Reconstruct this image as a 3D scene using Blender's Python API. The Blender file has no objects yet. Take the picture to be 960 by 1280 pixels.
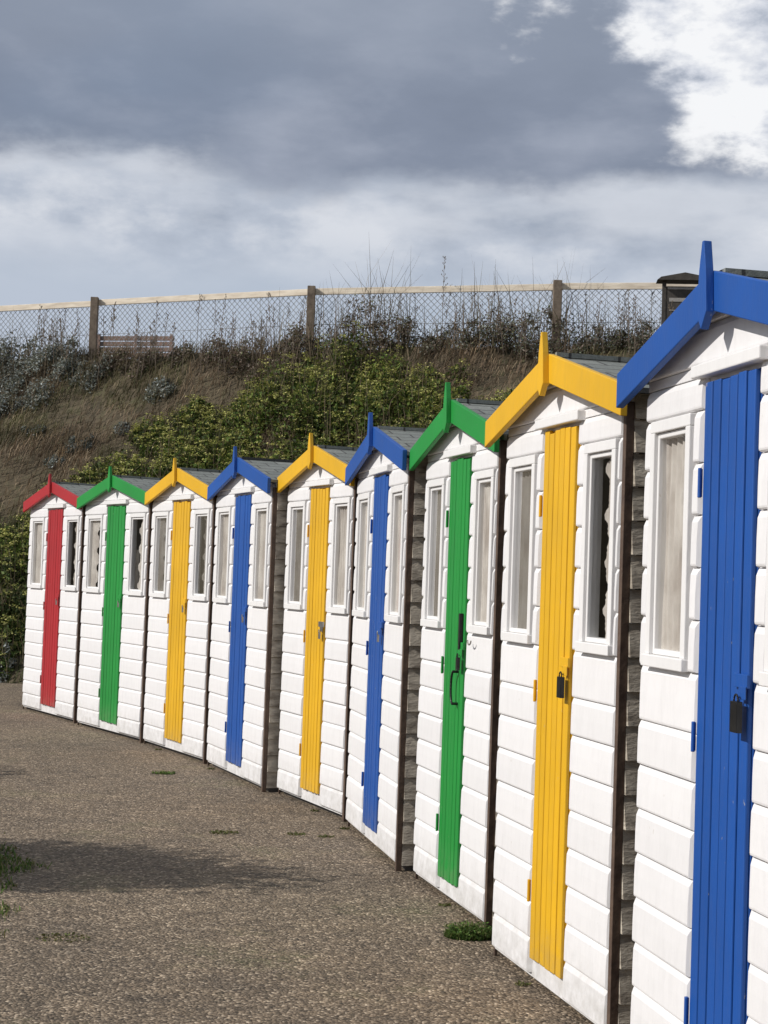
import bpy, math, random
import numpy as np
from mathutils import Matrix, Vector
random.seed(7); rng=np.random.default_rng(7)
scene=bpy.context.scene
scene.view_settings.view_transform='Standard'; scene.view_settings.look='None'
scene.view_settings.exposure=0; scene.view_settings.gamma=1
def link(o):
    scene.collection.objects.link(o); return o

# ------------------------------------------------------------------ materials
def nm(name):
    m=bpy.data.materials.new(name); m.use_nodes=True
    nt=m.node_tree; b=nt.nodes['Principled BSDF']; return m,nt,b
def N(nt,t,**k):
    n=nt.nodes.new(t)
    for a,v in k.items(): setattr(n,a,v)
    return n
def noise(nt,vec,scale,detail=4,rough=.55):
    n=N(nt,'ShaderNodeTexNoise'); n.inputs['Scale'].default_value=scale
    n.inputs['Detail'].default_value=detail; n.inputs['Roughness'].default_value=rough
    if vec: nt.links.new(vec,n.inputs['Vector'])
    return n.outputs['Fac']
def ramp(nt,fac,pts):
    r=N(nt,'ShaderNodeValToRGB'); e=r.color_ramp.elements
    while len(e)<len(pts): e.new(.5)
    for i,(p,c) in enumerate(pts):
        e[i].position=p; e[i].color=(c[0],c[1],c[2],1) if hasattr(c,'__len__') else (c,c,c,1)
    nt.links.new(fac,r.inputs['Fac']); return r.outputs['Color']
def mix(nt,fac,a,b,mode='MIX'):
    n=N(nt,'ShaderNodeMix',data_type='RGBA',blend_type=mode)
    for s,v in ((0,fac),(6,a),(7,b)):
        if isinstance(v,bpy.types.NodeSocket): nt.links.new(v,n.inputs[s])
        elif s==0: n.inputs[0].default_value=v
        else: n.inputs[s].default_value=(v[0],v[1],v[2],1)
    return n.outputs[2]
def math_(nt,op,a,b=None,c=None,clamp=False):
    n=N(nt,'ShaderNodeMath',operation=op,use_clamp=clamp)
    for i,v in enumerate((a,b,c)):
        if v is None: continue
        if isinstance(v,bpy.types.NodeSocket): nt.links.new(v,n.inputs[i])
        else: n.inputs[i].default_value=v
    return n.outputs[0]
def sstep(nt,v,a,b):
    n=N(nt,'ShaderNodeMapRange',interpolation_type='SMOOTHSTEP')
    nt.links.new(v,n.inputs[0]); n.inputs[1].default_value=a; n.inputs[2].default_value=b
    return n.outputs[0]
def bump(nt,b,h,strength,dist):
    n=N(nt,'ShaderNodeBump'); n.inputs['Strength'].default_value=strength; n.inputs['Distance'].default_value=dist
    nt.links.new(h,n.inputs['Height']); nt.links.new(n.outputs[0],b.inputs['Normal'])
def mapping(nt,vec,scale):
    n=N(nt,'ShaderNodeMapping'); n.inputs['Scale'].default_value=scale
    nt.links.new(vec,n.inputs['Vector']); return n.outputs[0]

def paint(name,col,dark=.8,rough=.42,dirt=.45,under=(.25,.2,.15),island=0.):
    m,nt,b=nm(name); geo=N(nt,'ShaderNodeNewGeometry'); g=geo.outputs['Position']
    f=noise(nt,g,2.2,5); f2=noise(nt,mapping(nt,g,(9,9,2)),3,6,.7)
    c=mix(nt,ramp(nt,f,[(.3,0.),(.75,1.)]),tuple(x*dark for x in col),col)
    d=tuple(x*.72+.02 for x in col)
    c=mix(nt,math_(nt,'MULTIPLY',ramp(nt,f2,[(.45,0.),(.8,1.)]),dirt),c,d)
    if island:
        v=math_(nt,'SUBTRACT',1.,math_(nt,'MULTIPLY',geo.outputs['Random Per Island'],island))
        cc=N(nt,'ShaderNodeCombineXYZ')
        for i in range(3): nt.links.new(v,cc.inputs[i])
        c=mix(nt,1.,c,cc.outputs[0],'MULTIPLY')
    z=N(nt,'ShaderNodeSeparateXYZ'); nt.links.new(g,z.inputs[0])
    low=math_(nt,'SUBTRACT',1.0,sstep(nt,z.outputs['Z'],0.02,.34))
    low=math_(nt,'MULTIPLY',low,ramp(nt,noise(nt,g,14,5,.7),[(.35,0.),(.7,1.)]))
    c=mix(nt,math_(nt,'MULTIPLY',low,.45),c,(.22,.2,.15))
    ch=ramp(nt,noise(nt,mapping(nt,g,(1,1,.5)),46,3,.6),[(.725,0.),(.74,1.)])
    c=mix(nt,math_(nt,'MULTIPLY',ch,.6),c,under)
    nt.links.new(c,b.inputs['Base Color']); b.inputs['Roughness'].default_value=rough
    bump(nt,b,noise(nt,mapping(nt,g,(30,30,6)),4,4,.6),.25,.004)
    return m
M_white=paint('white_paint',(.81,.80,.80),.96,.55,.35,under=(.5,.46,.4),island=.06)
M_trim=paint('white_trim_paint',(.80,.79,.78),.95,.45,.3,under=(.6,.56,.5))
COL={'red':(.44,.014,.020),'green':(.008,.29,.040),'yellow':(.82,.46,.008),'blue':(.005,.085,.38)}
PM={k:paint(k+'_paint',v,.82,.55,.5,island=.12,under=(.35,.33,.3)) for k,v in COL.items()}
def simple(name,c1,c2,scale=8,rough=.8,bs=.3,bd=.01,met=0,stretch=(1,1,1)):
    m,nt,b=nm(name); g=N(nt,'ShaderNodeNewGeometry').outputs['Position']
    v=mapping(nt,g,stretch)
    f=noise(nt,v,scale,6,.65); nt.links.new(ramp(nt,f,[(.3,c1),(.7,c2)]),b.inputs['Base Color'])
    b.inputs['Roughness'].default_value=rough; b.inputs['Metallic'].default_value=met
    bump(nt,b,noise(nt,v,scale*4,4,.6),bs,bd); return m
M_side=simple('weathered_side_boards',(.17,.14,.11),(.62,.56,.46),7,.85,.6,.01,stretch=(1,1,3))
M_post=simple('dark_stained_wood',(.055,.033,.024),(.13,.085,.058),12,.7)
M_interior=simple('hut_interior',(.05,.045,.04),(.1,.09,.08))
M_metal=simple('black_iron',(.012,.012,.014),(.03,.03,.03),30,.4,.2,.002,.6)
M_steel=simple('dull_steel',(.2,.19,.17),(.4,.38,.35),30,.4,.2,.002,.8)
M_rail=simple('pale_rail_wood',(.52,.44,.34),(.80,.72,.59),6,.8,.3,.005,stretch=(.5,.5,3))
M_fpost=simple('fence_post_wood',(.10,.075,.055),(.24,.19,.14),9,.85,.4,.01)
M_bench=simple('bench_wood',(.16,.10,.075),(.26,.17,.13),9,.7)
M_wire=simple('galvanised_wire',(.16,.17,.18),(.27,.28,.29),9,.5,.1,.002,.3)
M_sign=simple('dark_board_wood',(.03,.026,.022),(.07,.06,.05),10,.7)
M_signp=simple('pale_plate',(.25,.24,.22),(.34,.32,.3),20,.6)
M_bark=simple('bark',(.05,.04,.03),(.13,.1,.08),12,.9,.6,.02)
m,nt,b=nm('roof_felt'); M_roof=m
tc=N(nt,'ShaderNodeTexCoord').outputs['Object']
br=N(nt,'ShaderNodeTexBrick'); br.offset=.5
sw=N(nt,'ShaderNodeSeparateXYZ'); nt.links.new(tc,sw.inputs[0])
cb=N(nt,'ShaderNodeCombineXYZ'); nt.links.new(sw.outputs['Y'],cb.inputs[0]); nt.links.new(sw.outputs['X'],cb.inputs[1])
nt.links.new(cb.outputs[0],br.inputs['Vector']); br.inputs['Scale'].default_value=1
br.inputs['Brick Width'].default_value=.2; br.inputs['Row Height'].default_value=.11; br.inputs['Mortar Size'].default_value=.006
br.inputs['Color1'].default_value=(.15,.165,.155,1); br.inputs['Color2'].default_value=(.22,.23,.215,1); br.inputs['Mortar'].default_value=(.05,.05,.05,1)
g=N(nt,'ShaderNodeNewGeometry').outputs['Position']
c=mix(nt,.6,br.outputs['Color'],ramp(nt,noise(nt,g,60,3,.7),[(.3,(.5,.5,.5)),(.7,(1.3,1.3,1.25))]),'MULTIPLY')
nt.links.new(c,b.inputs['Base Color']); b.inputs['Roughness'].default_value=.9
bump(nt,b,noise(nt,g,200,2),.5,.004)
m,nt,b=nm('curtain_cloth'); M_curt=m
g=N(nt,'ShaderNodeNewGeometry').outputs['Position']
nt.links.new(ramp(nt,noise(nt,mapping(nt,g,(1,1,.5)),9,5,.6),[(.3,(.42,.37,.33)),(.7,(.72,.68,.63))]),b.inputs['Base Color']); b.inputs['Roughness'].default_value=.9
m,nt,b=nm('window_glass'); M_glass=m
nt.nodes.remove(b)
out=[n for n in nt.nodes if n.type=='OUTPUT_MATERIAL'][0]
tr=N(nt,'ShaderNodeBsdfTransparent'); tr.inputs[0].default_value=(.93,.94,.94,1)
gl=N(nt,'ShaderNodeBsdfGlossy'); gl.inputs['Roughness'].default_value=.05
lw=N(nt,'ShaderNodeLayerWeight'); lw.inputs['Blend'].default_value=.35
ms=N(nt,'ShaderNodeMixShader'); nt.links.new(math_(nt,'MULTIPLY',lw.outputs['Fresnel'],.7),ms.inputs[0]); nt.links.new(tr.outputs[0],ms.inputs[1]); nt.links.new(gl.outputs[0],ms.inputs[2]); nt.links.new(ms.outputs[0],out.inputs[0])
def vegmat(name,rough=.7,trans=.25):
    m,nt,b=nm(name); a=N(nt,'ShaderNodeAttribute'); a.attribute_name='Col'
    nt.links.new(a.outputs['Color'],b.inputs['Base Color']); b.inputs['Roughness'].default_value=rough
    b.inputs['Specular IOR Level'].default_value=.25
    t=N(nt,'ShaderNodeBsdfTranslucent'); nt.links.new(a.outputs['Color'],t.inputs[0])
    ms=N(nt,'ShaderNodeMixShader'); ms.inputs[0].default_value=trans
    out=[n for n in nt.nodes if n.type=='OUTPUT_MATERIAL'][0]
    nt.links.new(b.outputs[0],ms.inputs[1]); nt.links.new(t.outputs[0],ms.inputs[2]); nt.links.new(ms.outputs[0],out.inputs[0])
    return m
M_veg=vegmat('foliage')
m,nt,b=nm('tarmac_chippings'); M_ground=m
g=N(nt,'ShaderNodeNewGeometry').outputs['Position']
vo=N(nt,'ShaderNodeTexVoronoi'); vo.inputs['Scale'].default_value=85; nt.links.new(g,vo.inputs['Vector'])
sc=N(nt,'ShaderNodeSeparateColor'); nt.links.new(vo.outputs['Color'],sc.inputs[0])
c=ramp(nt,sc.outputs[0],[(0.,(.060,.046,.031)),(.4,(.155,.120,.084)),(.85,(.25,.196,.140)),(1.,(.52,.43,.33))])
big=noise(nt,g,.55,6,.6)
c=mix(nt,1.,c,ramp(nt,big,[(.3,(.74,.74,.74)),(.7,(1.2,1.17,1.13))]),'MULTIPLY')
md=noise(nt,mapping(nt,g,(1,1.6,1)),3.2,8,.78)
c=mix(nt,1.,c,ramp(nt,md,[(.3,(.62,.62,.62)),(.7,(1.30,1.27,1.22))]),'MULTIPLY')
moss=math_(nt,'MULTIPLY',ramp(nt,noise(nt,g,1.1,5,.7),[(.55,0.),(.7,1.)]),ramp(nt,noise(nt,g,24,5,.7),[(.4,0.),(.62,1.)]))
c=mix(nt,math_(nt,'MULTIPLY',moss,.6),c,(.085,.10,.03))
nt.links.new(c,b.inputs['Base Color']); b.inputs['Roughness'].default_value=.85
hh=math_(nt,'ADD',math_(nt,'MULTIPLY',vo.outputs['Distance'],-1.0),math_(nt,'MULTIPLY',md,2.0))
bump(nt,b,hh,.85,.010)
m,nt,b=nm('bank_soil'); M_soil=m
g=N(nt,'ShaderNodeNewGeometry').outputs['Position']
nt.links.new(ramp(nt,noise(nt,g,3,8,.7),[(.3,(.05,.042,.022)),(.5,(.11,.085,.05)),(.7,(.09,.09,.04))]),b.inputs['Base Color'])
b.inputs['Roughness'].default_value=.95; bump(nt,b,noise(nt,g,12,6,.7),.8,.1)

# ------------------------------------------------------------------ mesh helpers
class MB:
    def __init__(s): s.v=[];s.f=[];s.m=[]
    def add(s,vs,fs,mi=0):
        o=len(s.v); s.v+= [tuple(v) for v in vs]; s.f+=[tuple(i+o for i in f) for f in fs]; s.m+=[mi]*len(fs)
    def box(s,x0,x1,y0,y1,z0,z1,mi=0):
        s.add([(x0,y0,z0),(x1,y0,z0),(x1,y1,z0),(x0,y1,z0),(x0,y0,z1),(x1,y0,z1),(x1,y1,z1),(x0,y1,z1)],
              [(0,3,2,1),(4,5,6,7),(0,1,5,4),(1,2,6,5),(2,3,7,6),(3,0,4,7)],mi)
    def prism(s,pts,y0,y1,mi=0):
        n=len(pts)
        s.add([(x,y0,z) for x,z in pts]+[(x,y1,z) for x,z in pts],
              [tuple(range(n)),tuple(range(2*n-1,n-1,-1))]+[((i+1)%n,i,i+n,(i+1)%n+n) for i in range(n)],mi)
    def board(s,xb0,xb1,xt0,xt1,z0,z1,ch=.012,proud=.024,mi=0):
        H=z1-z0; p=proud
        prof=[(0,0),(-p*.60,0),(-p*.93,.003),(-p,.009),(-p*.985,H*.5),(-p*.90,H-.020),(-p*.66,H-.009),(-p*.45,H-.001),(0,H)]
        n=len(prof); L=[];R=[]
        for (y,dz) in prof:
            k=dz/H if H>0 else 0; e=ch*min(1,abs(y)/proud)
            L.append((xb0+(xt0-xb0)*k+e,y,z0+dz)); R.append((xb1+(xt1-xb1)*k-e,y,z0+dz))
        s.add(L+R,[tuple(range(n-1,-1,-1)),tuple(range(n,2*n))]+[(i,(i+1)%n,(i+1)%n+n,i+n) for i in range(n)],mi)
    def rod(s,p,q,r,n=6,mi=0,r2=None):
        p=Vector(p);q=Vector(q);d=(q-p).normalized(); a=d.orthogonal().normalized(); b_=d.cross(a); r2=r if r2 is None else r2
        vs=[]
        for c,rr in ((p,r),(q,r2)):
            for i in range(n):
                t=2*math.pi*i/n; vs.append(c+a*math.cos(t)*rr+b_*math.sin(t)*rr)
        s.add(vs,[(i,(i+1)%n,(i+1)%n+n,i+n) for i in range(n)]+[tuple(range(n-1,-1,-1)),tuple(range(n,2*n))],mi)
    def obj(s,name,mats,parent=None,bevel=0,smooth=False):
        me=bpy.data.meshes.new(name); me.from_pydata(s.v,[],s.f)
        for m in mats: me.materials.append(m)
        me.polygons.foreach_set('material_index',s.m)
        import bmesh
        bm=bmesh.new(); bm.from_mesh(me); bmesh.ops.recalc_face_normals(bm,faces=bm.faces); bm.to_mesh(me); bm.free()
        if smooth: me.polygons.foreach_set('use_smooth',[True]*len(me.polygons))
        o=link(bpy.data.objects.new(name,me))
        if parent: o.parent=parent
        if bevel:
            bv=o.modifiers.new('b','BEVEL'); bv.width=bevel; bv.segments=2; bv.limit_method='ANGLE'; bv.angle_limit=math.radians(40)
        return o
def empty(name,loc=(0,0,0),rot=0):
    e=link(bpy.data.objects.new(name,None)); e.location=loc; e.rotation_euler=(0,0,rot); e.empty_display_size=.2; return e

# ------------------------------------------------------------------ beach huts
def hut(L,R,colour,extL,extR,idx,D=1.9):
    L=Vector((*L,0));R=Vector((*R,0)); d=R-L; w=d.length
    e=empty('beach_hut',L,math.atan2(d.y,d.x)); P=PM[colour]; rr=random.Random(idx*13+5)
    TOP=2.395; TIP=2.20; BH=.105; xc=w/2; OV=.055
    sl=(TOP-TIP)/(w/2+max(extL,extR)); roofz=lambda x:TOP-sl*abs(x-xc)
    zE=roofz(0)-.02
    d0,d1=.372*w,.645*w; wl0,wl1=.085*w,.28*w; wr0,wr1=.75*w,.93*w
    dz0,dz1=.105,2.122; wz0,wz1=1.33,2.0
    HB=2.166
    b=MB()
    for x0,x1 in ((0,wl0),(wl1,d0),(d1,wr0),(wr1,w)): b.box(x0,x1,.0,.035,.03,zE-.09)
    for x0,x1 in ((wl0,wl1),(wr0,wr1)):
        b.box(x0,x1,0,.035,.03,wz0); b.box(x0,x1,0,.035,wz1,zE-.09)
    b.box(d0,d1,0,.035,.03,dz0)
    b.prism([(0,zE-.09),(w,zE-.09),(w,zE-.005),(xc,TOP-.03),(0,zE-.005)],.001,.034)
    z=.045; n=8; bh=(1.125-z)/n; g=.004; G_=.0015
    for i in range(n):
        zz=z+i*bh; j=rr.uniform(-.003,.003)
        b.board(g,d0-.012,g,d0-.012,zz,zz+bh-G_,.013,.021+j)
        b.board(d1+.012,w-.02,d1+.012,w-.02,zz,zz+bh-G_,.013,.021-j)
    for x0,x1 in ((g,d0-.012),(d1+.012,w-.02)):
        b.board(x0,x1,x0,x1,1.125,1.293,.011,.019)
    z=1.295; n=5; bh=(2.04-z)/n
    for i in range(n):
        zz=z+i*bh
        for x0,x1 in ((g,wl0-.034),(wl1+.034,d0-.012),(d1+.012,wr0-.034),(wr1+.034,w-.02)):
            if x1-x0>.02: b.board(x0,x1,x0,x1,zz,zz+bh-G_,min(.014,(x1-x0)*.3),.024)
    for x0,x1 in ((g,d0-.012),(d1+.012,w-.02)):
        b.board(x0,x1,x0,x1,2.042,HB-.032,.01,.021)
    z=HB+.002
    while z<TOP-.07:
        z2=min(z+.115,TOP-.045)
        def xr(zz):
            h=max(.03,(TOP-.035-zz)/sl); return max(g,xc-h),min(w-.02,xc+h)
        a0,a1=xr(z);c0,c1=xr(z2); b.board(a0,a1,c0,c1,z,z2-G_,.006,.021); z+=.115
    b.box(g,w-.02,-.012,0,HB-.030,HB)
    b.obj('front_wall',[M_white],e,.0012)
    b=MB(); b.box(d0-.05,d1+.06,-.045,-.002,dz1+.006,HB-.002); b.obj('door_head_board',[M_trim],e,.004)
    b=MB(); b.box(w-.018,w+.007,-.018,.012,.0,zE-.05,0)
    b.box(-.008,.0015,-.002,.012,.0,zE-.05,0); b.obj('corner_posts',[M_post],e,.002)
    b=MB(); z=.03
    while z<zE-.06:
        z2=min(z+.112,zE-.02)
        for sx,x in ((1,w),(-1,0)):
            yc=.013
            while yc<D:
                ye=min(D,yc+rr.uniform(.09,.24)); o1=rr.uniform(.002,.016)
                x0=x-sx*.02; xo=x+sx*(o1+.012); xt=x+sx*.002
                b.add([(x0,yc,z),(xo,yc,z),(xo,ye-.004,z),(x0,ye-.004,z),(x0,yc,z2),(xt,yc,z2),(xt,ye-.004,z2),(x0,ye-.004,z2)],
                      [(0,3,2,1),(4,5,6,7),(0,1,5,4),(1,2,6,5),(2,3,7,6),(3,0,4,7)])
                yc=ye
        z+=.115
    b.box(.0,w,D-.02,D+.01,.0,zE-.02); b.obj('side_walls',[M_side],e)
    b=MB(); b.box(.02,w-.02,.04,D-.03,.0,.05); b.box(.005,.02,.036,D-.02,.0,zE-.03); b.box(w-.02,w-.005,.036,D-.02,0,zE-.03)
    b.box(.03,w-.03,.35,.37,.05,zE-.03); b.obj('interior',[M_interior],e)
    b=MB(); gl=MB(); cu=MB()
    for k,(x0,x1) in enumerate(((wl0,wl1),(wr0,wr1))):
        o=.032
        b.box(x0-o,x0,-.030,-.001,wz0-.0,wz1+.0); b.box(x1,x1+o,-.030,-.001,wz0,wz1)
        b.box(x0-o,x1+o,-.030,-.001,wz1,wz1+.036); b.box(x0-o-.006,x1+o+.006,-.040,-.001,wz0-.036,wz0)
        s_=.014
        b.box(x0+.001,x0+s_,-.018,.03,wz0+.001,wz1-.001); b.box(x1-s_,x1-.001,-.018,.03,wz0+.001,wz1-.001)
        b.box(x0+s_,x1-s_,-.018,.03,wz0+.001,wz0+s_+.004); b.box(x0+s_,x1-s_,-.018,.03,wz1-s_-.004,wz1-.001)
        gl.add([(x0+s_-.002,-.005,wz0+s_),(x1-s_+.002,-.005,wz0+s_),(x1-s_+.002,-.005,wz1-s_),(x0+s_-.002,-.005,wz1-s_)],[(0,1,2,3)])
        cov=rr.choice([.66,.8,1.,1.,.75]); flip=False
        if k==1 and idx in (1,2,3,8): cov=.5; flip=True
        if idx==2 and k==0: cov=.6
        if idx==9 and k==0: cov=.78
        NX=44;NZ=40; vs=[];fs=[]
        fr_=rr.uniform(28,44); ph=rr.uniform(0,6); a_=rr.uniform(.005,.009)
        for iz in range(NZ+1):
            zz=wz0+.004+(wz1-wz0-.008)*iz/NZ
            edge=cov+(.10*math.sin(zz*38+ph) if cov<1 else 0)
            for ix in range(NX+1):
                u=ix/NX*min(1,edge)
                x=(x0+s_+(x1-x0-2*s_)*u) if not flip else (x1-s_-(x1-x0-2*s_)*u)
                vs.append((x,.013+a_*math.sin(u*fr_+ph+.7*math.sin(zz*9+ph)),zz))
        for iz in range(NZ):
            for ix in range(NX):
                a=iz*(NX+1)+ix; fs.append((a,a+1,a+NX+2,a+NX+1))
        cu.add(vs,fs)
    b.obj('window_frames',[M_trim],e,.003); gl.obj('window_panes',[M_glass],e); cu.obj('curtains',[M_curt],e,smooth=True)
    b=MB(); dd0,dd1=d0+.004,d1-.004
    b.box(dd0+.002,dd1-.002,-.006,.03,dz0+.004,dz1-.006)
    npl=6; pw=(dd1-dd0)/npl
    for i in range(npl):
        b.box(dd0+i*pw+.0028,dd0+(i+1)*pw-.0028,-.022+rr.uniform(-.0015,.001),-.0065,dz0+rr.uniform(0,.006),dz1-.002-rr.uniform(0,.018))
    b.obj('door',[P],e,.004)
    b=MB()
    for z in (.36,1.12,1.83):
        b.box(d0-.014,d0+.0,-.030,-.02,z-.04,z+.04); b.rod((d0+.002,-.030,z-.042),(d0+.002,-.030,z+.042),.006,8)
    b.obj('hinges',[P],e,.002)
    zl={9:1.25,8:1.20}.get(idx,1.19+rr.uniform(-.03,.05)); ls={9:.95,8:.9,7:.7}.get(idx,.5); mm=1 if idx in(7,8,9) else 2
    b=MB()
    b.box(d1-.07,d1+.012,-.034,-.0235,zl+.03,zl+.065,0); b.box(d1-.03,d1+.012,-.038,-.0345,zl+.0,zl+.035,0)
    b.box(d1-.020-.022*ls,d1-.020+.022*ls,-.040-.016*ls,-.0385,zl-.005-.085*ls,zl-.005,mm)
    for t in range(8):
        a0=math.pi*t/8;a1=math.pi*(t+1)/8
        b.rod((d1-.02+.013*ls*math.cos(a0),-.048,zl-.005+.018*math.sin(a0)),(d1-.02+.013*ls*math.cos(a1),-.048,zl-.005+.018*math.sin(a1)),.003,6,mm)
    if idx==7:
        b.box(d1-.045,d1-.02,-.04,-.0245,zl+.03,zl+.2,1)
        for t in range(14):
            a0=math.pi*(.5+t/14);a1=math.pi*(.5+(t+1)/14)
            b.rod((d1-.07+.028*math.cos(a0),-.05,zl-.15+.075*math.sin(a0)),(d1-.07+.028*math.cos(a1),-.05,zl-.15+.075*math.sin(a1)),.006,6,1)
        for s_ in (1,-1): b.rod((d1-.07,-.02,zl-.15+.075*s_),(d1-.07,-.054,zl-.15+.075*s_),.007,6,1)
        for t in range(10):
            a0=math.pi*(1+t/10);a1=math.pi*(1+(t+1)/10)
            b.rod((wr0+.02+.025*math.cos(a0),-.045,1.26+.02*math.sin(a0)),(wr0+.02+.025*math.cos(a1),-.045,1.26+.02*math.sin(a1)),.004,6,2)
    b.obj('hasp_and_padlock',[P if idx!=5 else M_steel,M_metal,M_steel],e,.002)
    b=MB(); th=.018
    xl,xr_=-extL,w+extR
    for xa,xb in ((xl,xc),(xc,xr_)):
        za,zb=roofz(xa)-.006,roofz(xb)-.006
        b.add([(xa,-OV,za),(xb,-OV,zb),(xb,D+.06,zb),(xa,D+.06,za),(xa,-OV,za-th),(xb,-OV,zb-th),(xb,D+.06,zb-th),(xa,D+.06,za-th)],
              [(0,1,2,3),(7,6,5,4),(0,4,5,1),(1,5,6,2),(2,6,7,3),(3,7,4,0)])
    b.box(xc-.035,xc+.035,-OV+.002,D+.05,TOP-.012,TOP+.006)
    b.obj('roof',[M_roof],e)
    b=MB(); y0,y1=-OV-.026,-OV-.0005
    b.prism([(xl,roofz(xl)-BH),(xc-.0005,TOP-BH),(xc-.0005,TOP+.004),(xl,roofz(xl)+.004)],y0,y1)
    b.prism([(xc+.0005,TOP-BH),(xr_,roofz(xr_)-BH),(xr_,roofz(xr_)+.004),(xc+.0005,TOP+.004)],y0,y1)
    b.obj('barge_boards',[P],e,.003)
    b=MB(); b.prism([(xc,2.235),(xc+.032,2.28),(xc+.022,2.40),(xc+.006,2.478),(xc-.006,2.478),(xc-.022,2.40),(xc-.032,2.28)],y0-.024,y0-.0005)
    b.obj('finial',[P],e,.002)
    return e
F=[((-3.81,16.29),(-2.985,14.98),'red'),((-2.932,14.83),(-2.096,13.51),'green'),((-2.066,13.45),(-1.380,12.2),'yellow'),
   ((-1.349,12.1),(-.795,10.74),'blue'),((-.689,10.69),(-.194,9.59),'yellow'),((-.174,9.41),(.1256,8.04),'blue'),
   ((.210,7.84),(.507,6.72),'green'),((.503,6.31),(.812,5.13),'yellow'),((.812,4.72),(1.058,3.52),'blue'),((1.07,3.2),(1.28,1.95),'green')]
for i,(L,R,c) in enumerate(F):
    def gap(a,b): return math.hypot(a[0]-b[0],a[1]-b[1])
    eL=min(.10,gap(F[i-1][1],L)/2-.004) if i>0 else .06
    eR=min(.10,gap(R,F[i+1][0])/2-.004) if i<len(F)-1 else .06
    hut(L,R,c,max(.01,eL),max(.01,eR),i+1)

# ------------------------------------------------------------------ ground and bank
b=MB(); b.add([(-900,-900,0),(900,-900,0),(900,900,0),(-900,900,0)],[(0,1,2,3)]); b.obj('ground',[M_ground])
FX=[-40,-20,-8,-5,-2.5,0,2,3.5,5,7,9,12,40]; FY=[30,24,20.6,19.8,19.2,17.5,15,12,9,5,0,-10,-60]
CX=[-40,-20,-7.2,-1.38,4.57,8,12,15,18,40]; CY=[42,33,27.7,25,23.66,22.5,18,10,-10,-40]
ph=rng.uniform(0,6.28,(14,)); fx=rng.uniform(.5,2.4,14)*rng.choice([-1,1],14); fy=rng.uniform(.5,2.4,14)
def bumpn(x,y):
    s=0
    for i in range(14): s=s+np.sin(fx[i]*x+fy[i]*y+ph[i])
    return s/14
PLAT=5.10
def tpar(x,y):
    f=np.interp(x,FX,FY); c=np.interp(x,CX,CY); return (y-f)/(c-f)
def H(x,y):
    t=tpar(x,y); tt=np.clip(t,0,1)
    z=PLAT*(tt*(1.12-.12*tt))+bumpn(x,y)*.35*np.clip(tt*4,0,1)*np.clip((1.15-t)*4,.15,1)+.22*np.exp(-((t-.99)/.09)**2)
    return np.where(t<0,np.maximum(-.4,t*4),z)
xs=np.linspace(-45,35,260); ys=np.linspace(-20,75,280)
X,Y=np.meshgrid(xs,ys); Z=H(X,Y)-.02
vs=np.stack([X,Y,Z],-1).reshape(-1,3); nx=len(xs); I=np.arange(len(ys)-1)[:,None]*nx+np.arange(nx-1)[None,:]
fs=np.stack([I,I+1,I+nx+1,I+nx],-1).reshape(-1,4)
def arrmesh(name,vs,fs,mat,cols=None,smooth=False,parent=None):
    me=bpy.data.meshes.new(name); nf,k=fs.shape
    me.vertices.add(len(vs)); me.vertices.foreach_set('co',vs.astype(np.float32).ravel())
    me.loops.add(nf*k); me.loops.foreach_set('vertex_index',fs.astype(np.int32).ravel())
    me.polygons.add(nf); me.polygons.foreach_set('loop_start',np.arange(nf,dtype=np.int32)*k)
    me.polygons.foreach_set('loop_total',np.full(nf,k,dtype=np.int32))
    me.materials.append(mat)
    if cols is not None:
        a=me.color_attributes.new('Col','FLOAT_COLOR','POINT'); c4=np.ones((len(vs),4),np.float32); c4[:,:3]=cols; a.data.foreach_set('color',c4.ravel())
    me.update(calc_edges=True)
    if smooth: me.polygons.foreach_set('use_smooth',[True]*nf)
    o=link(bpy.data.objects.new(name,me))
    if parent: o.parent=parent
    return o
arrmesh('grassy_bank',vs,fs,M_soil,smooth=True)

def blades(P,Lh,width,lean,cols,azim=None):
    n=len(P); a=rng.uniform(0,2*np.pi,n) if azim is None else azim+rng.normal(size=n)*.9
    d=np.stack([np.cos(a),np.sin(a),0*a],-1)
    a2=rng.uniform(0,2*np.pi,n); s=np.stack([np.cos(a2),np.sin(a2),0*a],-1)*(width/2)[:,None]
    up=np.array([0,0,1.])
    P1=P+up*(Lh*.55)[:,None]+d*(Lh*lean*.35)[:,None]; P2=P+up*(Lh*(1-.45*lean))[:,None]+d*(Lh*lean)[:,None]
    V=np.stack([P-s,P+s,P1+s*.8,P1-s*.8,P2+s*.15,P2-s*.15],1).reshape(-1,3)
    b_=np.arange(n)[:,None]*6
    Fc=np.concatenate([b_+[0,1,2,3],b_+[3,2,4,5]])
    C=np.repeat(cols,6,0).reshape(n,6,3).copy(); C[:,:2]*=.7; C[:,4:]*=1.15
    return V,Fc,C.reshape(-1,3)
def leaves(P,size,cols,flat=0.,aspect=.55):
    n=len(P); nrm=rng.normal(size=(n,3)); nrm[:,2]=np.abs(nrm[:,2])+flat; nrm/=np.linalg.norm(nrm,axis=1)[:,None]
    r=rng.normal(size=(n,3)); u=np.cross(nrm,r); u/=np.linalg.norm(u,axis=1)[:,None]+1e-9; v=np.cross(nrm,u)
    u=u*(size/2)[:,None]; v=v*(size/2*aspect)[:,None]
    V=np.stack([P-u,P-v*1.0-u*.1,P+u,P+v*1.0-u*.1],1).reshape(-1,3); Fc=np.arange(n)[:,None]*4+[0,1,2,3]
    return V,Fc,np.repeat(cols,4,0)
def comb(parts):
    o=0;V=[];Fs=[];C=[]
    for v,f,c in parts: V.append(v);Fs.append(f+o);C.append(c);o+=len(v)
    return np.concatenate(V),np.concatenate(Fs),np.concatenate(C)
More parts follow.
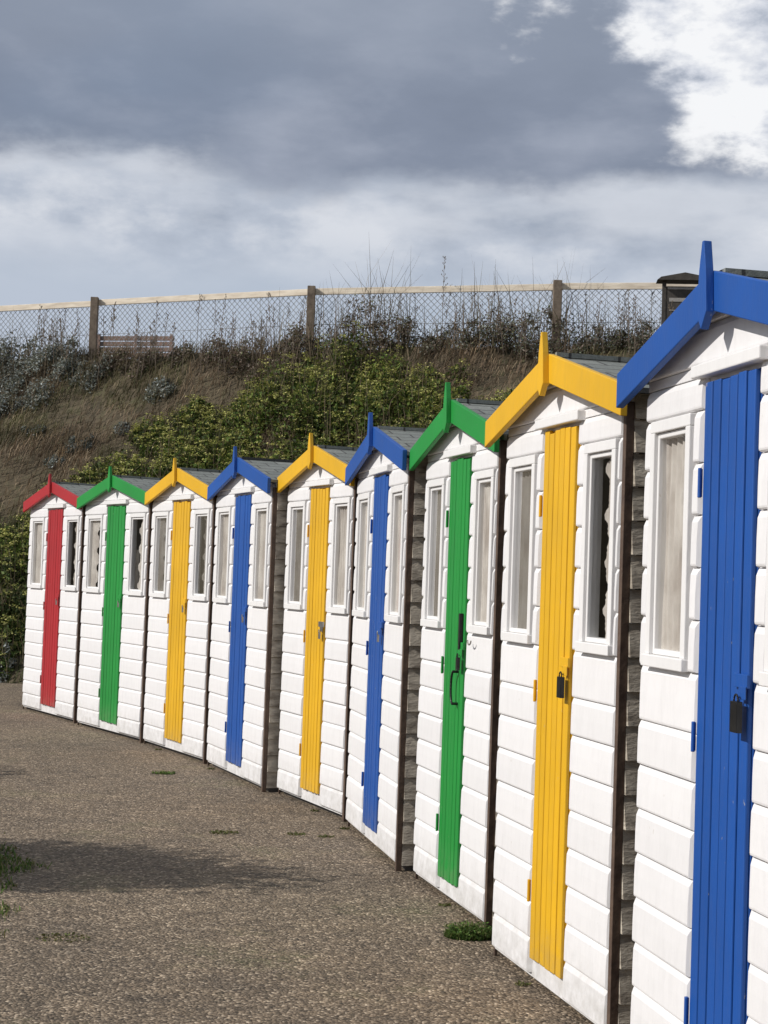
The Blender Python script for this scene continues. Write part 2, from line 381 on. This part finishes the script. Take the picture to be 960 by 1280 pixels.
def pal(n,cols,var=.25):
    c=np.array(cols)[rng.integers(0,len(cols),n)]; return c*rng.uniform(1-var,1+var,(n,1))
n=230000
x=rng.uniform(-11,9,n); y=rng.uniform(8,29,n); t=tpar(x,y)
cl=np.sin(x*3.1+np.sin(y*2.3)*2)+np.sin(y*3.7+x*1.3)+bumpn(x*2.2,y*2.2)*3
k=(t>-.01)&(t<1.12)&(rng.uniform(-1.8,2.2,n)<cl+1.3)&(np.abs(x/np.maximum(y,1))<.36); x=x[k];y=y[k];t=t[k];cl=cl[k];n=len(x)
P=np.stack([x,y,H(x,y)-.03],-1)
gm=bumpn(x*1.3+4,y*1.3)
cols=np.where((gm>.0)[:,None],pal(n,[(.235,.17,.105),(.185,.13,.085),(.28,.215,.14),(.14,.105,.07)]),pal(n,[(.15,.125,.065),(.10,.10,.042),(.20,.16,.095),(.08,.08,.032)]))
cols=cols*(1+.35*np.sin(x*5+np.sin(y*4)*2))[:,None]
low=(t<.42); cols[low]=cols[low]*np.array([.5,.7,.45])
Lh=rng.uniform(.12,.36,n)*(1+.4*gm+.2*cl*.5)
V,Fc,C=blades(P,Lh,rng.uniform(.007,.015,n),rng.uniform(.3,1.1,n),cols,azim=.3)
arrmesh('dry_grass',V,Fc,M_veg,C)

def bush(name,cx,cy,r,palette,leaf,nl,zr=.6,flowers=None,stems=True,lift=0.,shell=.35,aspect=.55):
    nlump=max(5,int(14*r)+5)
    lc=rng.normal(size=(nlump,3)); lc/=np.linalg.norm(lc,axis=1)[:,None]; lc*=rng.uniform(.2,.85,(nlump,1))*r
    lc[:,2]=np.abs(lc[:,2])*zr; lr=rng.uniform(.18,.46,nlump)*r
    li=rng.integers(0,nlump,nl); d=rng.normal(size=(nl,3)); d/=np.linalg.norm(d,axis=1)[:,None]
    rad=lr[li]*(1-shell*rng.uniform(0,1,nl)**1.5+.24*rng.normal(size=nl)*.5)
    Pp=lc[li]+d*rad[:,None]*np.array([1,1,.85]); tone=np.array(rng.uniform(.6,1.3,nlump))[li]
    Pp=Pp+np.array([cx,cy,0]); Pp[:,2]+=H(Pp[:,0],Pp[:,1])+lift
    cols=pal(nl,palette,.3)*tone[:,None]
    parts=[leaves(Pp,rng.uniform(.6,1.4,nl)*leaf,cols,.2,aspect)]
    if flowers:
        nu=int(flowers[1]); li=rng.integers(0,nlump,nu); d=rng.normal(size=(nu,3)); d[:,2]=np.abs(d[:,2])+.4; d/=np.linalg.norm(d,axis=1)[:,None]
        U=lc[li]+d*(lr[li]*1.15)[:,None]+np.array([cx,cy,0]); U[:,2]+=H(U[:,0],U[:,1])+lift+rng.uniform(0,.06,nu)
        m_=12; UU=np.repeat(U,m_,0)+rng.normal(size=(nu*m_,3))*np.array([.035,.035,.012])
        parts.append(leaves(UU,rng.uniform(.02,.04,nu*m_),pal(nu*m_,flowers[0],.25),1.2,.9))
        parts.append(blades(U-np.array([0,0,.16]),np.full(nu,.17),np.full(nu,.008),np.full(nu,.02),pal(nu,palette)))
    if stems:
        ns=int(80*r); a=rng.uniform(0,6.28,ns); rr_=rng.uniform(0,.9,ns)*r
        S=np.stack([cx+rr_*np.cos(a),cy+rr_*np.sin(a),0*a],-1); S[:,2]=H(S[:,0],S[:,1])
        parts.append(blades(S,rng.uniform(.4,1.35,ns)*r*zr*1.5,np.full(ns,.01),rng.uniform(0,.5,ns),pal(ns,[(.16,.12,.08),(.10,.09,.05),(.2,.16,.1)])))
    V,Fc,C=comb(parts); return arrmesh(name,V,Fc,M_veg,C)
G=[(.09,.14,.028),(.13,.18,.033),(.05,.085,.018),(.17,.19,.042),(.10,.09,.03),(.04,.06,.014)]
YF=[(.42,.42,.12),(.50,.47,.18),(.32,.34,.09)]
for cx,cy,r in [(-.9,23.9,.9),(-.1,23.7,.75),(-1.6,23.7,.9),(-2.4,23.0,.8),(-3.2,22.8,.75),(-4.2,22.3,.75),(-5.0,21.9,.65),(-1.2,22.9,.9),(-.3,22.8,.9),(.5,23.3,.6),
                (-2.2,22.2,.75),(.6,22.4,.7),(-3.2,21.8,.7),(-4.3,21.3,.6),(-1.4,21.8,.8),(-.2,21.6,.8),(.9,21.2,.7)]:
    bush('flowering_shrub',cx,cy,r,G,.065,int(5200*r),.62,(YF,int(120*r)))
D_=[(.05,.08,.02),(.075,.105,.026),(.035,.055,.015),(.11,.11,.032)]
for cx,cy,r in [(-2.3,24.1,.5),(-3.1,24.2,.42),(-3.8,23.9,.42),(-3.3,23.5,.55),(-4.2,23.2,.55),(-5.0,23.0,.42),(-5.4,22.5,.45),(-4.7,22.5,.5),(-2.6,23.6,.55),(1.6,22.2,.5)]:
    bush('flowering_shrub',cx,cy,r,D_+G[:2],.06,int(4600*r),.55,(YF,int(150*r)))
for cx,cy,r in [(-5.6,21.3,.6),(-5.2,20.7,.5),(-5.0,20.2,.42),(-5.8,20.5,.6),(-4.5,20.5,.5),(-6.2,21.2,.6),(-4.0,20.3,.5),(-6.0,22.0,.5)]:
    bush('green_shrub',cx,cy,r,D_,.06,int(5000*r),.6,(YF,int(35*r)))
S_=[(.25,.27,.25),(.18,.20,.165),(.35,.38,.36),(.12,.125,.09),(.16,.14,.10)]
for cx,cy,r in [(-7.1,27.0,.85),(-6.4,26.8,.7),(-5.7,26.5,.6),(-6.9,26.0,.6),(-6.1,25.9,.45),(-5.2,26.1,.4),(-5.0,24.2,.28),(-5.3,24.0,.2),(-3.85,25.0,.3),(-5.0,20.0,.3),(-4.3,24.4,.17),(-7.8,27.2,.8),(-5.9,24.9,.25)]:
    bush('silver_bush',cx,cy,r,S_,.05,int(3800*r),.75,shell=.7)
B_=[(.15,.11,.085),(.21,.165,.13),(.10,.08,.055),(.26,.22,.18),(.12,.13,.06)]
BG=B_+[(.28,.30,.26),(.18,.2,.13)]
for cx,cy,r,z_ in [(-2.3,25.1,.5,1.),(-1.9,24.9,.6,1.1),(-1.35,24.75,.6,1.1),(-.8,24.7,.65,1.1),(-.2,24.6,.75,1.35),(.2,24.5,.5,1.2),(.75,24.35,.4,.9),(1.2,24.2,.6,1.2),(1.7,24.1,.65,1.25),(2.2,23.95,.6,1.2),(2.7,23.9,.7,1.35),(3.2,23.8,.55,1.1),
                (-3.0,25.5,.4,.8),(-4.2,26.0,.4,.8),(-3.6,25.8,.3,.8),(-4.8,26.3,.45,.8),(4.0,23.6,.5,.9),(4.8,23.3,.6,1.),(3.6,23.7,.4,.8)]:
    bush('dry_shrub',cx,cy,r,BG if cx>.5 else B_,.042,int(3600*r),z_,shell=.95)
st=[(.78,24.3,1.45),(-3.0,25.5,1.05),(-2.1,25.0,.9),(1.05,24.2,.9),(3.5,23.7,.85)]+[(rng.uniform(-6.5,5),None,rng.uniform(.4,1.0)) for _ in range(130)]
mbx=MB()
for sx,sy,h in st:
    if sy is None: sy=float(np.interp(sx,CX,CY))-rng.uniform(-.2,.8)
    z0=float(H(np.array(sx),np.array(sy))); lx=rng.uniform(-.15,.15)
    tip=(sx+lx*h,sy,z0+h); mbx.rod((sx,sy,z0-.05),tip,.007,4,0,.003)
    nb=int(h*18)
    for _ in range(nb):
        k=rng.uniform(.45,1.); p=(sx+lx*h*k,sy,z0+h*k); a=rng.uniform(0,6.28); l=rng.uniform(.03,.11)*(1.25-k)
        q=(p[0]+math.cos(a)*l,p[1]+math.sin(a)*l,p[2]+l*.9); mbx.rod(p,q,.003,3); mbx.rod(q,(q[0],q[1],q[2]+.02),.008,4)
mbx.obj('dead_flower_stalks',[M_fpost])

# ------------------------------------------------------------------ weeds on the path, grass patch
def tuft(name,cx,cy,r,n,h,cols):
    a=rng.uniform(0,6.28,n); q=r*np.sqrt(rng.uniform(0,1,n)); P=np.stack([cx+q*np.cos(a)*1.3,cy+q*np.sin(a)*.9,0*a],-1)
    parts=[blades(P,rng.uniform(.3,1,n)*h*(1-.6*q/r),rng.uniform(.003,.006,n),rng.uniform(.2,1.2,n),pal(n,cols))]
    P2=P[:n//2]+np.stack([0*a[:n//2],0*a[:n//2],rng.uniform(.002,h*.5,n//2)],-1)
    parts.append(leaves(P2,rng.uniform(.01,.02,n//2),pal(n//2,cols),.5)); V,Fc,C=comb(parts); arrmesh(name,V,Fc,M_veg,C)
WG=[(.08,.15,.025),(.12,.19,.04),(.05,.10,.02),(.16,.17,.06)]
MO=[(.09,.11,.03),(.12,.11,.04)]
tuft('weed_tuft',.418,6.62,.085,1100,.11,WG); tuft('weed_tuft',-1.617,11.53,.07,300,.035,WG); tuft('weed_tuft',-.897,9.02,.07,200,.018,MO)
tuft('weed_tuft',-.47,9.05,.05,120,.015,MO); tuft('weed_tuft',-.3,9.0,.04,90,.015,MO)
tuft('weed_tuft',-1.28,6.35,.09,200,.010,MO)
for (L,R,c) in F[2:9]:
    u=random.random(); px=L[0]+(R[0]-L[0])*u; py=L[1]+(R[1]-L[1])*u
    dx,dy=R[0]-L[0],R[1]-L[1]; q=math.hypot(dx,dy); tuft('weed_tuft',px+dy/q*.04,py-dx/q*.04,.025,50,.02,MO)
n=40000; x=rng.uniform(-4.2,-1.5,n); y=rng.uniform(5.2,9.0,n)
edge=-1.70+.05*np.sin(y*5)+.04*np.sin(y*13+1)-.35*np.clip(np.abs(y-7.1)-.75,0,3)-.12*(y-7.1)
k=(x<edge+rng.normal(size=n)*.03); x=x[k];y=y[k]; n=len(x)
V,Fc,C=blades(np.stack([x,y,0*x],-1),rng.uniform(.012,.04,n),rng.uniform(.004,.008,n),rng.uniform(.2,1.1,n),pal(n,WG+[(.2,.18,.08)]))
arrmesh('grass_verge',V,Fc,M_veg,C)

# ------------------------------------------------------------------ fence
posts=[(-17.,31.9),(-13.1,30.2),(-9.2,28.6),(-5.33,26.9),(-1.38,25.0),(2.57,23.97),(6.6,23.1),(10.6,20.8)]
fe=empty('chain_link_fence',(0,0,0))
b=MB(); rb=MB(); wb=MB()
RZ=6.29
for i,(px,py) in enumerate(posts):
    b.box(px-.065,px+.065,py-.12,py+.01,4.6,RZ+.01+ (0.03 if i%2 else 0))
for i in range(len(posts)-1):
    p=Vector((*posts[i],0));q=Vector((*posts[i+1],0)); d=(q-p); L=d.length; d.normalize(); nrm=Vector((-d.y,d.x,0))
    if nrm.y<0: nrm=-nrm
    dz0=random.uniform(-.02,.02); dz1=random.uniform(-.02,.02)
    o=nrm*.035; a=p+o; c=q+o; t=nrm*.02
    vs_=[]
    for (pt_,dz) in ((a,dz0),(c,dz1)):
        for s_,zz in ((-1,-.105),(1,-.105),(1,0),(-1,0)): vs_.append(pt_+t*s_+Vector((0,0,RZ+zz+dz)))
    rb.add(vs_,[(0,1,2,3),(7,6,5,4),(0,4,5,1),(1,5,6,2),(2,6,7,3),(3,7,4,0)])
    hgt=1.1; z0=RZ-.06-hgt; ws=.105; s=-hgt
    while s<L:
        for sg in (1,-1):
            s0,s1=(s,s+hgt) if sg>0 else (s+hgt,s)
            def pt(u): return s0+(s1-s0)*u
            if sg>0: u0=max(0,(0-s0)/hgt); u1=min(1,(L-s0)/hgt)
            else: u0=max(0,(s0-L)/hgt); u1=min(1,s0/hgt)
            if u1-u0<.02: continue
            A=p+d*pt(u0)+nrm*(.06+.004*sg); B=p+d*pt(u1)+nrm*(.06+.004*sg)
            wb.rod((A.x,A.y,z0+hgt*u0),(B.x,B.y,z0+hgt*u1),.005,3)
        s+=ws
    for zz in (z0+.02,z0+.55,z0+hgt-.01):
        A=p+nrm*.06;B=q+nrm*.06; wb.rod((A.x,A.y,zz),(B.x,B.y,zz),.005,4)
b.obj('posts',[M_fpost],fe,.006); rb.obj('top_rail',[M_rail],fe,.006); wb.obj('wire_mesh',[M_wire],fe)

be=empty('park_bench',(-4.85,28.4,PLAT-.10),math.radians(-12))
b=MB()
for i in range(4): b.box(-.78,.78,-.02,.005,.50+i*.105,.585+i*.105)
for i in range(4): b.box(-.78,.78,.03+i*.11,.12+i*.11,.43,.455)
for x_ in (-.74,0,.70):
    b.box(x_,x_+.06,-.055,-.0205,0,.93); b.box(x_,x_+.06,.40,.455,0,.429); b.box(x_,x_+.06,-.0200,.40,.36,.429)
for x_ in (-.84,.785): b.box(x_,x_+.05,-.02,.47,.62,.66); b.box(x_,x_+.05,.41,.46,0,.619); b.box(x_,x_+.05,-.02,.03,0,.619)
b.obj('bench_frame',[M_bench],be,.004)
ne=empty('notice_board',(4.42,23.1,PLAT+.06),math.radians(-6))
b=MB()
for x_ in (-.33,.27): b.box(x_,x_+.06,-.03,.03,-.3,1.05)
b.box(-.27,.27,-.02,.02,.42,.98,0)
b.box(-.25,.25,-.03,-.0205,.93,.965,1)
b.box(-.22,.22,-.028,-.0205,.74,.80,1); b.box(-.22,.22,-.028,-.0205,.60,.615,1)
b.prism([(-.42,1.05),(.42,1.05),(.36,1.10),(0,1.17),(-.36,1.10)],-.16,.16,0)
b.obj('board',[M_sign,M_signp],ne,.004)

# ------------------------------------------------------------------ small trees added out of view, left, to cast shadow patches on the path
def shadow_tree(x,y,h,cr,cz,nl):
    e=empty('added_shadow_tree',(x,y,0)); b=MB()
    p=Vector((0,0,-.05)); r=.09
    for i in range(5):
        q=p+Vector((random.uniform(-.06,.1),random.uniform(-.06,.06),h*.62/5)); b.rod(p,q,r,10,0,r*.86); p=q; r*=.86
    tips=[]
    for i in range(15):
        a=i*2.4; l=random.uniform(.4,1.)*cr; q=p+Vector((math.cos(a)*l,math.sin(a)*l*.45,random.uniform(.0,.9)*cz+.1)); m_=(p+q)/2+Vector((0,0,.08))
        b.rod(p-Vector((0,0,random.uniform(0,.3))),m_,.035,6,0,.022); b.rod(m_,q,.022,6,0,.008); tips+= [q,m_]
    b.obj('trunk_and_limbs',[M_bark],e)
    T=np.array([tuple(t) for t in tips]); li=rng.integers(0,len(T),nl)
    P=T[li]+rng.normal(size=(nl,3))*np.array([.24,.13,.13])
    V,Fc,C=leaves(P,rng.uniform(.06,.11,nl),pal(nl,G),.1); arrmesh('crown',V,Fc,M_veg,C,parent=e)
shadow_tree(-4.95,6.95,3.2,1.15,.5,14000)
shadow_tree(-6.9,10.2,3.2,.8,.6,6000)

# ------------------------------------------------------------------ light and sky
sunv=Vector((-.97,-.28,0)).normalized(); el=math.radians(35)
S=Vector((sunv.x*math.cos(el),sunv.y*math.cos(el),math.sin(el)))
sl=bpy.data.lights.new('sun','SUN'); sl.energy=4.0; sl.angle=math.radians(.5); sl.color=(1,.955,.90)
so=link(bpy.data.objects.new('sun',sl)); so.rotation_euler=S.to_track_quat('Z','Y').to_euler(); so.location=(-20,-5,20)
w=bpy.data.worlds.new('World'); scene.world=w; w.use_nodes=True; nt=w.node_tree
bg=nt.nodes['Background']; sky=N(nt,'ShaderNodeTexSky'); sky.sky_type='NISHITA'; sky.sun_disc=False
sky.sun_elevation=el; sky.sun_rotation=math.atan2(S.x,S.y)
d=N(nt,'ShaderNodeTexCoord').outputs['Generated']
sp=N(nt,'ShaderNodeSeparateXYZ'); nt.links.new(d,sp.inputs[0]); x_,y_,z_=sp.outputs
nA=noise(nt,mapping(nt,d,(5,5,12)),1.0,8,.55)
nB=noise(nt,mapping(nt,d,(13,13,25)),1.0,8,.58)
nC=noise(nt,mapping(nt,d,(3,3,9)),1.0,3,.5)
nD=noise(nt,mapping(nt,d,(9,9,30)),1.0,6,.5)
light=ramp(nt,nB,[(.32,(.36,.41,.50)),(.5,(.48,.53,.62)),(.66,(.68,.71,.77))])
light=mix(nt,ramp(nt,nD,[(.42,0.),(.64,.65)]),light,(.69,.72,.78))
light=mix(nt,math_(nt,'SUBTRACT',1.,sstep(nt,z_,.17,.225)),light,(.49,.55,.65))
dark=ramp(nt,nA,[(.32,(.185,.22,.295)),(.55,(.24,.28,.365)),(.72,(.36,.40,.49))])
dark=mix(nt,math_(nt,'MULTIPLY',sstep(nt,z_,.29,.36),.55),dark,(.30,.345,.43))
white=ramp(nt,nB,[(.40,(.40,.45,.54)),(.49,(.68,.71,.78)),(.57,(.92,.93,.95))])
zz=math_(nt,'ADD',z_,math_(nt,'MULTIPLY',math_(nt,'SUBTRACT',nA,.5),.13)); zz=math_(nt,'ADD',zz,math_(nt,'MULTIPLY',math_(nt,'SUBTRACT',nB,.5),.07))
md_=sstep(nt,zz,.240,.278)
s_=math_(nt,'ADD',math_(nt,'MULTIPLY',x_,.60),math_(nt,'MULTIPLY',z_,.80))
s_=math_(nt,'ADD',s_,math_(nt,'MULTIPLY',math_(nt,'SUBTRACT',nB,.5),.17))
s_=math_(nt,'ADD',s_,math_(nt,'MULTIPLY',math_(nt,'SUBTRACT',nA,.5),.10))
mw=math_(nt,'MULTIPLY',sstep(nt,s_,.333,.372),math_(nt,'SUBTRACT',1.,sstep(nt,z_,.45,.7)))
c=mix(nt,md_,light,dark); c=mix(nt,mw,c,white)
c=mix(nt,sstep(nt,z_,.45,.9),c,(.36,.40,.47))
sc_=mix(nt,1.,c,(10,10,10),'MULTIPLY')
cov=math_(nt,'SUBTRACT',1.,math_(nt,'MULTIPLY',ramp(nt,nC,[(.5,0.),(.7,1.)]),.2))
fin=mix(nt,cov,sky.outputs[0],sc_)
nt.links.new(fin,bg.inputs['Color']); bg.inputs['Strength'].default_value=.1

# ------------------------------------------------------------------ camera
cam=bpy.data.cameras.new('camera'); co=link(bpy.data.objects.new('camera',cam)); cam.sensor_fit='VERTICAL'; cam.sensor_height=36; cam.lens=1900/1280*36
cam.clip_end=3000; cam.clip_start=.05
co.matrix_world=Matrix.Translation((0,0,1.533))@Matrix.Rotation(.0022,4,'Z')@Matrix.Rotation(math.radians(90+2.47),4,'X')@Matrix.Rotation(math.radians(2.0),4,'Z')
scene.camera=co
